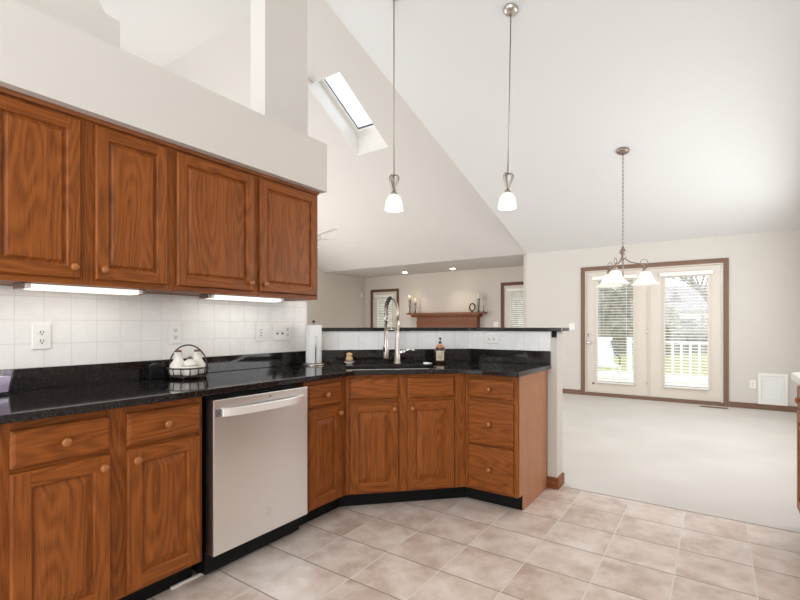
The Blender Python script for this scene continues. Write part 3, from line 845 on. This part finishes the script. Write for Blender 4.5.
# ------------------------------------------------------------------ outlets and switches on the kitchen walls
def plate(name, label, cat, loc, rz, W, H, group=None):
    t = thing(name, label, cat, loc, rz, group)
    MB().box(-W / 2, W / 2, -.007, 0, -H / 2, H / 2).build('plate', PLASTIC, t, bevel=.003)
    return t
def duplex(t, horiz=False, x=0, z=0):
    for s in (-1, 1):
        q = MB(); ox, oz = (s * .02, 0) if horiz else (0, s * .02)
        q.lathe([(.0165, 0), (.0165, .003)], 20); o = q.build('receptacle', PLASTIC, t, loc=(x + ox, -.007, z + oz), rot=(PI / 2, 0, 0))
        q = MB()
        q.box(-.007, -.0048, .0025, .0036, -.001, .008) if False else None
        for bx_ in ((-.0075, -.0045, -.004, .008), (.0045, .0075, -.003, .007)):
            a, b, c_, d_ = bx_; q.box(a, b, c_, d_, .0028, .0036)
        q.box(-.003, .003, -.012, -.006, .0028, .0036)
        q.build('slots', SLOT, o)
SX = XK + .0085
duplex(plate('wall_outlet', 'white duplex outlet on the left tile beside the candle, under the first light', 'outlet', (SX, .797, 1.156), R90, .073, .118, 'kitchen wall outlets'))
duplex(plate('wall_outlet', 'white duplex outlet on the tile just above the wire basket', 'outlet', (SX, 1.435, 1.161), R90, .078, .122, 'kitchen wall outlets'))
t = plate('dimmer_switch', 'white dimmer switch plate with small buttons, left of the four-switch plate', 'switch', (SX, 2.037, 1.160), R90, .074, .122)
MB().box(-.016, .016, -.012, -.0072, -.034, .034).build('paddle', PLASTIC, t, bevel=.002)
MB().box(-.008, .008, -.0128, -.0122, -.022, -.018).box(-.008, .008, -.0128, -.0122, -.004, 0).box(-.008, .008, -.0128, -.0122, .014, .018).build('buttons', SLOT, t)
t = plate('switch_plate', 'wide white switch plate with toggles and an outlet near the tile corner', 'switch', (SX, 2.228, 1.160), R90, .165, .122)
for x in (-.046, 0):
    o = MB().box(x - .005, x + .005, -.016, -.0072, -.006, .014).build('toggle', PLASTIC, t, bevel=.002)
    MB().box(x - .009, x + .009, -.0082, -.0075, -.016, -.0065).build('slot', SLOT, t)
duplex(t, False, .046, 0)
duplex(plate('wall_outlet', 'white outlet mounted sideways on the bar tile above the drawer cabinet', 'outlet', (-1.475, 3.4215, 1.100), 0, .118, .073), True)

# ------------------------------------------------------------------ under-cabinet lights
def uc(label, y0, W):
    t = thing('undercabinet_light', label, 'light', (-2.395, y0, 1.3845), R90, 'under-cabinet lights')
    MB().box(-.02, W + .02, -.052, .055, -.021, -.0005).build('housing', PLASTIC, t, bevel=.003)
    q = MB(); q.prism([(-.0545, -.022), (-.054, -.003), (-.0525, -.003), (-.0525, -.0215), (.04, -.0215), (.04, -.0245), (-.048, -.0245)], 0.0, W, to=lambda a, b, h: (h, a, b)); q.build('lens', LAMP, t)
    A = area('undercabinet_tube', (W / 2, 0, -.026), (math.radians(18), 0, 0), W * .95, .06, .42, (1, .95, .85)); A.parent = t
    MB().box(-.035, -.0205, -.045, .045, -.023, -.0005).build('end_cap', BRASSG, t)
    MB().box(W + .0205, W + .035, -.045, .045, -.023, -.0005).build('end_cap', BRASSG, t)
uc('glowing white under-cabinet light above the left outlet and candle', .69, .43)
uc('glowing white under-cabinet light above the switches near the corner', 1.535, .48)

# ------------------------------------------------------------------ pendants
def pend(label, x, y, ztop, zrim, tilt=(0, 0, 0)):
    t = thing('pendant_light', label, 'pendant light', (x, y, ztop), 0, 'pendant lights over the bar')
    t.rotation_euler = tilt
    q = MB(); q.lathe([(.062, -.004), (.060, -.014), (.04, -.030), (.012, -.038)], 24); q.build('canopy', STEELB, t, rot=(-math.atan(K1), 0, 0))
    zb = -(ztop - zrim)                          # rim of the shade
    MB().tube([(0, 0, -.03), (0, 0, zb + .315)], .0055, 10).build('rod', NICK, t)
    q = MB()
    for k in range(3):
        a = 2 * PI * k / 3 + .2
        q.tube([(.004 * math.cos(a), .004 * math.sin(a), zb + .315), (.030 * math.cos(a), .030 * math.sin(a), zb + .312), (.042 * math.cos(a), .042 * math.sin(a), zb + .290), (.034 * math.cos(a), .034 * math.sin(a), zb + .255), (.012 * math.cos(a), .012 * math.sin(a), zb + .185), (.010 * math.cos(a), .010 * math.sin(a), zb + .165)], [.007, .011, .012, .012, .009, .007], 8)
    q.build('twisted_straps', NICK, t)
    MB().lathe([(.012, zb + .185), (.024, zb + .172), (.032, zb + .157), (.030, zb + .150)], 20).build('cap', NICK, t)
    prof = [(.018, .156), (.034, .151), (.055, .130), (.070, .095), (.078, .050), (.081, .012), (.080, 0), (.076, .002), (.073, .05), (.064, .095), (.050, .126), (.02, .148)]
    MB().lathe([(r * .96, z * .86 + .020 + zb) for r, z in prof], 28, cap=False).build('shade', SHADE, t)
    L = bpy.data.lights.new('pendant_bulb', 'POINT'); L.energy = 6; L.color = (1, .86, .68); L.shadow_soft_size = .03
    lo = bpy.data.objects.new('pendant_bulb', L); COL.objects.link(lo); lo.parent = t; lo.location = (0, 0, zb + .02)
    return t
pend('nickel pendant light with frosted bell shade, left of the two, nearer the skylight', -2.279, 3.20, ZC + K1 * (YP - 3.20), 2.178)
pend('nickel pendant light with frosted bell shade, right of the two, nearer the chandelier', -1.44, 3.74, ZC + K1 * (YP - 3.74), 2.190, (math.radians(.2), math.radians(1.2), math.radians(0)))

# ------------------------------------------------------------------ chandelier
cz0 = ZC + K1 * (YP - 5.886)
ch = thing('chandelier', 'bronze three-arm chandelier with alabaster bell shades hanging before the patio doors', 'chandelier', (-.90, 5.886, cz0))
MB().lathe([(.070, -.006), (.068, -.018), (.045, -.036), (.012, -.046)], 24).build('canopy', BRASSG, ch, rot=(-math.atan(K1), 0, 0))
q = MB(); nz = 46; zt, zb = -.04, 2.135 - cz0
for k in range(nz):
    z = zt + (zb - zt) * (k + .5) / nz; h = (zt - zb) / nz * .62
    pts = [(.008 * math.cos(a), 0, h * math.sin(a)) for a in [2 * PI * j / 10 for j in range(10)]]
    if k % 2: pts = [(0, p[0], p[2]) for p in pts]
    q.tube([(p[0], p[1], p[2] + z) for p in pts], .0024, 5, closed=True)
q.tube([(0, 0, zt), (0, 0, zb)], .0022, 6)
q.build('chain', BRASSG, ch)
Z = lambda z: z - cz0
MB().lathe([(.006, Z(2.140)), (.012, Z(2.125)), (.02, Z(2.10)), (.035, Z(2.075)), (.040, Z(2.055)), (.022, Z(2.045)), (.018, Z(2.02)), (.025, Z(1.995)), (.010, Z(1.975))], 20).build('hub', BRASSG, ch)
MB().tube([(0, 0, Z(1.99)), (0, 0, Z(1.76))], .007, 8).build('stem', BRASSG, ch)
MB().lathe([(.008, Z(1.765)), (.022, Z(1.750)), (.026, Z(1.735)), (.012, Z(1.715)), (.016, Z(1.703)), (.002, Z(1.690))], 16).build('finial', BRASSG, ch)
r_, f_v = Vector((.988, .151, 0)), Vector((-.151, .988, 0))
for an in (10, 130, 250):
    d = (r_ * math.cos(math.radians(an)) + f_v * math.sin(math.radians(an))); d.normalize(); R = .235
    pts = [d * .012 + Vector((0, 0, Z(2.03)))]
    for u, z in ((.12, 1.985), (.32, 1.945), (.60, 1.928), (.82, 1.922), (.95, 1.905), (1.0, 1.875)):
        pts.append(d * (R * u) + Vector((0, 0, Z(z))))
    a = MB().tube(pts, [.008, .008, .0075, .007, .007, .007, .007], 8).build('arm', BRASSG, ch)
    MB().tube([d * (R * .95 + .038 * math.cos(b)) + Vector((0, 0, Z(1.935) + .038 * math.sin(b))) for b in [-.9 + k * 5.2 / 18 for k in range(19)]], .0042, 6).build('scroll', BRASSG, a)
    e = d * R
    MB().lathe([(.010, Z(1.885)), (.026, Z(1.865)), (.030, Z(1.835)), (.024, Z(1.830))], 16, c=(e.x, e.y, 0)).build('fitter', BRASSG, a)
    prof = [(.024, .108), (.045, .100), (.060, .080), (.070, .055), (.092, .025), (.128, .002), (.131, -.003), (.127, -.003), (.088, .020), (.066, .050), (.055, .078), (.040, .095), (.02, .103)]
    MB().lathe([(rr * 1.12, zz * 1.40 + Z(1.680)) for rr, zz in prof], 28, c=(e.x, e.y, 0), cap=False).build('shade', SHADE2, a)

# ------------------------------------------------------------------ great room
# ceiling fan
FX, FY, FZ = -4.785, 4.60, 2.45
fz_top = zn(FY)
fan = thing('ceiling_fan', 'white ceiling fan on a long rod in the great room, behind the wall cabinet end', 'ceiling fan', (FX, FY, FZ))
MB().tube([(0, 0, .10), (0, 0, fz_top - FZ - .02)], .012, 10).build('downrod', FANW, fan)
MB().lathe([(.02, .12), (.06, .10), (.17, .06), (.19, .02), (.17, -.03), (.07, -.06), (.02, -.07)], 28).build('motor', FANW, fan)
MB().lathe([(.015, -.003), (.05, -.03), (.065, -.07), (.06, -.09)], 20, c=(0, 0, fz_top - FZ)).build('canopy', FANW, fan)
MB().lathe([(.06, -.07), (.09, -.10), (.085, -.15), (.03, -.18), (.002, -.182)], 24).build('light_bowl', SHADE2, fan)
for k in range(5):
    a = math.radians(55 + 72 * k)
    R_ = Matrix.Rotation(a, 4, 'Z') @ Matrix.Rotation(math.radians(10), 4, 'X')
    q = MB(); pr = [(.19, -.05), (.30, -.062), (.68, -.07), (.75, -.05), (.77, 0), (.75, .05), (.68, .07), (.30, .062), (.19, .05)]
    q.prism(pr, -.004, .004)
    q.v = [tuple(R_ @ Vector(p)) for p in q.v]
    bl = q.build('blade', FANW, fan)
    q = MB(); q.box(.15, .29, -.04, .04, -.016, -.005); q.v = [tuple(R_ @ Vector(p)) for p in q.v]; q.build('bracket', FANW, bl)
# recessed lights
def recess(label, x, y):
    t = thing('recessed_light', label, 'light', (x, y, ZC), 0, 'recessed lights above the fireplace')
    MB().lathe([(.062, -.001), (.088, -.001), (.088, -.008), (.07, -.010), (.062, -.004)], 24, cap=False).build('trim_ring', WHITE, t)
    MB().lathe([(.0, -.003), (.060, -.003), (.055, -.012), (.03, -.02), (0, -.022)], 20, cap=False).build('bulb', BULB, t)
    L = bpy.data.lights.new('recessed_beam', 'SPOT'); L.energy = 18; L.color = (1, .84, .66); L.spot_size = 1.9; L.spot_blend = .7; L.shadow_soft_size = .05
    lo = bpy.data.objects.new('recessed_beam', L); COL.objects.link(lo); lo.parent = t; lo.location = (0, 0, -.03)
recess('glowing recessed ceiling light left of the two above the mantel', -6.40, 9.45)
recess('glowing recessed ceiling light right of the two above the mantel', -5.05, 9.45)
# wall sensor, switch plate
t = thing('wall_sensor', 'small white oval sensor high on the great room wall corner', 'sensor', (XG + .0005, 9.80, 2.03), R90)
MB().lathe([(.036, 0), (.036, .01), (.030, .022), (.012, .028), (.001, .0285)], 20, sy=1.6).build('case', PLASTIC, t, rot=(PI / 2, 0, 0))
MB().lathe([(.012, 0), (.008, .006), (.001, .008)], 12).build('lens', CERAM, t, loc=(0, -.0285, -.012), rot=(PI / 2, 0, 0))
t = plate('switch_plate', 'small white switch plate on the beige wall right of the mantel', 'switch', (-4.19, YF - .0005, 1.225), 0, .115, .118)
for x in (-.025, .025): MB().box(x - .006, x + .006, -.014, -.0072, -.012, .012).build('toggle', PLASTIC, t, bevel=.002)
# fireplace mantel
fp = thing('fireplace_mantel', 'dark oak fireplace mantel and surround on the great room wall beyond the bar', 'mantel', (-5.41, YF - .001, .004))
MB().box(-1.11, 1.0, -.25, 0, 1.470, 1.508).build('shelf', MANT, fp, bevel=.004)
q = MB(); q.prism([(-.20, 1.40), (-.235, 1.45), (-.235, 1.4695), (0, 1.4695), (0, 1.40)], -.98, .88, to=lambda a, b, h: (h, a, b)); q.build('crown', MANT, fp)
MB().box(-.84, .82, -.18, 0, 1.10, 1.399).build('frieze', MANT, fp, bevel=.004)
MB().box(-.85, .83, -.195, -.181, 1.245, 1.275).build('bead', OD, fp, bevel=.004)
for x0, x1 in ((-.84, -.60), (.58, .82)): MB().box(x0, x1, -.18, 0, 0.001, 1.0995).build('pilaster', MANT, fp, bevel=.004)
MB().box(-.599, .579, -.10, 0, .72, 1.0995).box(-.599, -.40, -.10, 0, 0.001, .72).box(.38, .579, -.10, 0, .001, .72).build('slate_surround', SLATE, fp, bevel=.003)
MB().box(-.399, .379, -.05, 0, 0.001, .719).build('firebox', BLACK, fp)
MB().box(-.95, .93, -.70, -.19, .001, .04).build('hearth', SLATE, fp, bevel=.004)
SH = 1.5125
def candlestick(label, x, y, h, hc, rc=.032, slim=False):
    t = thing('candlestick', label, 'candlestick', (x, y, SH), 0)
    MB().lathe([(.048, 0), (.048, .008), (.02, .016), (.010, .022)], 20).build('base', IRON, t)
    q = MB()
    for k in range(3):
        a = 2 * PI * k / 3
        q.tube([(.010 * math.cos(a), .010 * math.sin(a), .02), (.008 * math.cos(a + .4), .008 * math.sin(a + .4), h * .3), (.028 * math.cos(a + 1), .028 * math.sin(a + 1), h * .65), (.024 * math.cos(a + 1.4), .024 * math.sin(a + 1.4), h - .01)], .006, 6)
    q.build('twisted_stem', IRON, t)
    MB().lathe([(.02, h - .012), (.048, h - .004), (.048, h)], 20).build('cup', IRON, t)
    cl = {'t': 'ivory pillar candle on the taller candlestick at the left end of the mantel', 's': 'ivory pillar candle on the shorter candlestick second from left on the mantel', 'i': 'ivory pillar candle on the candlestick beside the oval frame on the mantel'}[label[0]]
    tag(MB().lathe([(rc, 0), (rc, hc - .004), (rc - .006, hc), (.004, hc - .004)], 20).build('pillar_candle', WAXW, loc=(x, y, SH + h + .0005)), cl, 'candle')
candlestick('taller iron candlestick at the left end of the mantel', -6.48, 9.80, .33, .15)
candlestick('shorter iron candlestick standing second from the left on the mantel', -6.31, 9.80, .24, .14)
candlestick('iron candlestick on the mantel between the oval frame and the glass lantern', -4.555, 9.80, .30, .13)
t = thing('hurricane_glass', 'tall slim glass candle lantern at the extreme right of the mantel', 'lantern', (-4.44, 9.82, SH))
MB().lathe([(.04, 0), (.04, .01), (.012, .02), (.010, .13), (.03, .15)], 18).build('stand', BRASSG, t)
MB().lathe([(.03, .1505), (.036, .20), (.036, .36), (.034, .36), (.034, .20), (.028, .152)], 20, cap=False).build('chimney', GLASS, t)
t = thing('picture_frame', 'small dark oval picture frame standing on the mantel', 'picture frame', (-4.72, 9.80, SH), math.radians(20))
q = MB(); q.tube([(.062 * math.cos(a), 0, .115 + .085 * math.sin(a)) for a in [2 * PI * k / 28 for k in range(28)]], .016, 8, closed=True); q.build('frame', IRON, t)
q = MB(); q.prism([(.058 * math.cos(2 * PI * k / 28), .115 + .08 * math.sin(2 * PI * k / 28)) for k in range(28)], -.003, .003, to=lambda a, b, h: (a, h, b)); q.build('picture', LABEL, t)
MB().prism([(-.03, 0), (.03, 0), (.02, .03), (-.02, .03)], -.025, .035, to=lambda a, b, h: (a, h, b)).build('stand', IRON, t)

# ------------------------------------------------------------------ patio wall fittings
YW = YP - .0005
t = plate('light_switch', 'white double switch plate on the patio wall left of the door trim', 'switch', (-2.08, YW, 1.185), 0, .10, .118)
for x in (-.022, .022): MB().box(x - .005, x + .005, -.014, -.0072, -.010, .012).build('toggle', PLASTIC, t, bevel=.002)
duplex(plate('wall_outlet', 'white duplex outlet low on the patio wall, left of the pet door', 'outlet', (.430, YW, .357), 0, .075, .12))
t = thing('pet_door', 'white framed pet door panel low in the patio wall by the right corner', 'pet door', (.654, YW, .303))
q = MB()
for b_ in ((-.165, -.125, -.22, .22), (.125, .165, -.22, .22), (-.125, .125, .18, .22), (-.125, .125, -.22, -.18)): q.box(b_[0], b_[1], -.022, 0, b_[2], b_[3])
q.build('frame', PLASTIC, t, bevel=.005)
MB().box(-.124, .124, -.010, -.001, -.179, .179).build('flap', PETD, t, bevel=.003)
q = MB()
for b_ in ((-.10, -.085, -.15, .15), (.085, .10, -.15, .15), (-.085, .085, .135, .15), (-.085, .085, -.15, -.135)): q.box(b_[0], b_[1], -.015, -.0102, b_[2], b_[3])
q.build('flap_moulding', PETD, t, bevel=.002)
t = thing('floor_register', 'long brown floor register in the carpet before the right patio door', 'vent', (-.03, 8.10, .0045))
q = MB(); q.box(-.17, .17, -.05, .05, 0, .005); q.build('frame', TRIM, t, bevel=.002)
q = MB()
for k in range(11): q.box(-.145 + k * .028, -.135 + k * .028, -.036, .036, .0052, .0062)
q.build('slots', SLOT, t)

# ------------------------------------------------------------------ cabinet at the right edge
c = cabinet('oak base cabinet on the right, cut off by the right picture edge', (.415, 3.63, 0), -R90, .9, ZB0, ZB1, .60,
            [(.05, .42, .73, .84), (.05, .42, .14, .68), (.49, .86, .73, .84), (.49, .86, .14, .68)], group=None)
for a in (.035, .465):
    add_drawer(c, a, a + .40, .718, .852)
    add_door(c, a, a + .40, .120, .702, 'R' if a < .1 else 'L')
q = MB(); pr = [(1.045, 2.72), (1.045, 3.66)] + [(.365 + .09 - .09 * math.sin(k * PI / 12), 3.66 - .09 + .09 * math.cos(k * PI / 12)) for k in range(7)] + [(.365, 2.72)]
tag(q.prism(pr, .8855, .925).build('laminate_countertop', LAMINATE, bevel=.006), 'pale laminate counter with a white rounded corner on the right cabinet', 'countertop')

# ------------------------------------------------------------------ outdoors
MB().box(-60, 60, YF + .2, 80, -.75, -.60).box(-2.7, 60, YP + .2, YF + .2, -.75, -.60).build('ground_lawn', LAWN, kind='structure')
MB().box(-2.9, 3.4, YP + .145, 11.6, -.14, -.06).build('floor_deck', DECKM, kind='structure')
rl = thing('deck_railing', 'white wooden railing with square balusters along the deck edge', 'railing', (0, 11.35, -.06))
x0, x1 = -1.55, 3.3
MB().box(x0, x1, -.06, .06, .88, .92).build('top_rail', GROUT, rl, bevel=.004)
MB().box(x0, x1, -.02, .02, .12, .16).build('bottom_rail', GROUT, rl, bevel=.004)
k = 0
while x0 + .14 + k * .16 < x1 - .1:
    x = x0 + .14 + k * .16
    MB().box(x - .022, x + .022, -.022, .022, .1605, .8795).build('baluster', GROUT, rl); k += 1
for x in (x0 - .05, 1.0, x1): MB().box(x - .05, x + .05, -.05, .05, 0.001, 1.0).build('post', GROUT, rl, bevel=.004)
# porch post and lawn chair outside the left leaf
tag(MB().box(-2.62, -2.44, 10.4, 10.58, -.059, 3.2).build('porch_post', SIDING, bevel=.006), 'pale blue-white porch post outside the left patio door', 'post')
lc = thing('patio_chair', 'white garden chair with a dark sloping arm outside the left patio door', 'chair', (-2.0, 10.7, -.059), math.radians(25))
MB().box(-.26, .26, -.25, .25, .38, .42).build('seat', GROUT, lc, bevel=.004)
q = MB(); q.prism([(.22, .42), (.26, .42), (.42, 1.0), (.38, 1.0)], -.26, .26, to=lambda a, b, h: (h, a, b)); q.build('backrest', GROUT, lc)
for sx in (-.24, .24):
    for sy_ in (-.22, .22): MB().box(sx - .02, sx + .02, sy_ - .02, sy_ + .02, 0.001, .3795).build('leg', GROUT, lc)
    MB().tube([(sx, -.26, .58), (sx, .10, .66), (sx, .34, .92)], .022, 8).build('arm', NAVY, lc)
    MB().tube([(sx, -.24, .42), (sx, -.26, .58)], .015, 8).build('arm_support', NAVY, lc)
# path
MB().box(-14, 14, 17.0, 19.2, -.598, -.585).build('ground_path', PATH, kind='structure')
def tree(label, x, y, h, seed, spread=.9):
    rnd = random.Random(seed)
    t = thing('bare_tree', label, 'tree', (x, y, -.6), 0, 'bare trees beyond the lawn')
    tr, brs = MB(), MB()
    def grow(q, p, d, L, r, depth):
        e = p + d * L
        q.tube([p, p.lerp(e, .5) + Vector((rnd.uniform(-.06, .06) * L, rnd.uniform(-.06, .06) * L, 0)), e], [r, r * .85, r * .66], 6 if depth > 1 else 4)
        if depth == 0: return
        for _ in range(3 if depth < 4 else 4):
            n = (d + Vector((rnd.uniform(-1, 1), rnd.uniform(-1, 1), rnd.uniform(-.15, .7))) * spread).normalized()
            grow(brs, p.lerp(e, rnd.uniform(.6, 1)), n, L * rnd.uniform(.55, .8), r * .55, depth - 1)
    grow(tr, Vector((0, 0, 0)), Vector((0, 0, 1)), h * .33, h * .022, 5)
    tr.build('trunk', BARK, t); brs.build('branches', BARK, t)
tree('bare grey tree on the lawn behind the left patio door', -4.6, 22, 9, 3)
tree('bare tree farthest back beyond the lawn, seen through the left patio door', -5.5, 38, 11, 5)
tree('bare tree beyond the deck railing seen through the right patio door', .4, 26, 9, 8)
tree('bare tree at the right behind the deck railing', 6.5, 31, 11, 11)
tree('bare tree outside the window right of the fireplace', -13.0, 38, 9, 14)
tree('bare tree outside the window left of the fireplace', -28, 38, 9, 17)
def hedge(label, x, y, rx, ry, rz_, seed):
    rnd = random.Random(seed); bm = bmesh.new(); bmesh.ops.create_icosphere(bm, subdivisions=4, radius=1)
    for v in bm.verts:
        k = 1 + rnd.uniform(-.16, .16); v.co = Vector((v.co.x * rx * k, v.co.y * ry * k, max(-.02, v.co.z) * rz_ * k))
    me = bpy.data.meshes.new('shrub'); bm.to_mesh(me); bm.free(); me.materials.append(HEDGE)
    o = bpy.data.objects.new('shrub', me); COL.objects.link(o); o.location = (x, y, -.6)
    tag(o, label, 'shrub', 'shrubs beyond the lawn')
hedge('grey-green shrub at the far lawn edge behind the left patio door', -6.2, 33, 4.2, 1.6, 5.6, 1)
hedge('low grey-green shrub beyond the railing behind the right patio door', 1.5, 36, 4.5, 1.6, 2.4, 2)
hedge('broad grey-green shrub outside the window right of the fireplace', -9.4, 26, 2.3, 1.2, 5.2, 3)
hedge('broad grey-green shrub outside the window left of the fireplace', -19.4, 26, 3.0, 1.2, 5.2, 4)
hs = thing('house', 'pale house with grey roof far beyond the lawn', 'house', (-1.0, 46, -.6))
MB().box(-6, 5, 0, 7, 0, 3.0).build('wall', SIDING, hs)
q = MB(); q.prism([(-.4, 3.001), (7.4, 3.001), (3.5, 5.4)], -6.4, 5.4, to=lambda a, b, h: (h, a, b)); q.build('roof', ROOFM, hs)
for x in (-4, -1, 2.5): MB().box(x - .6, x + .6, -.05, 0, 1.0, 2.3).build('window', BADGE, hs)
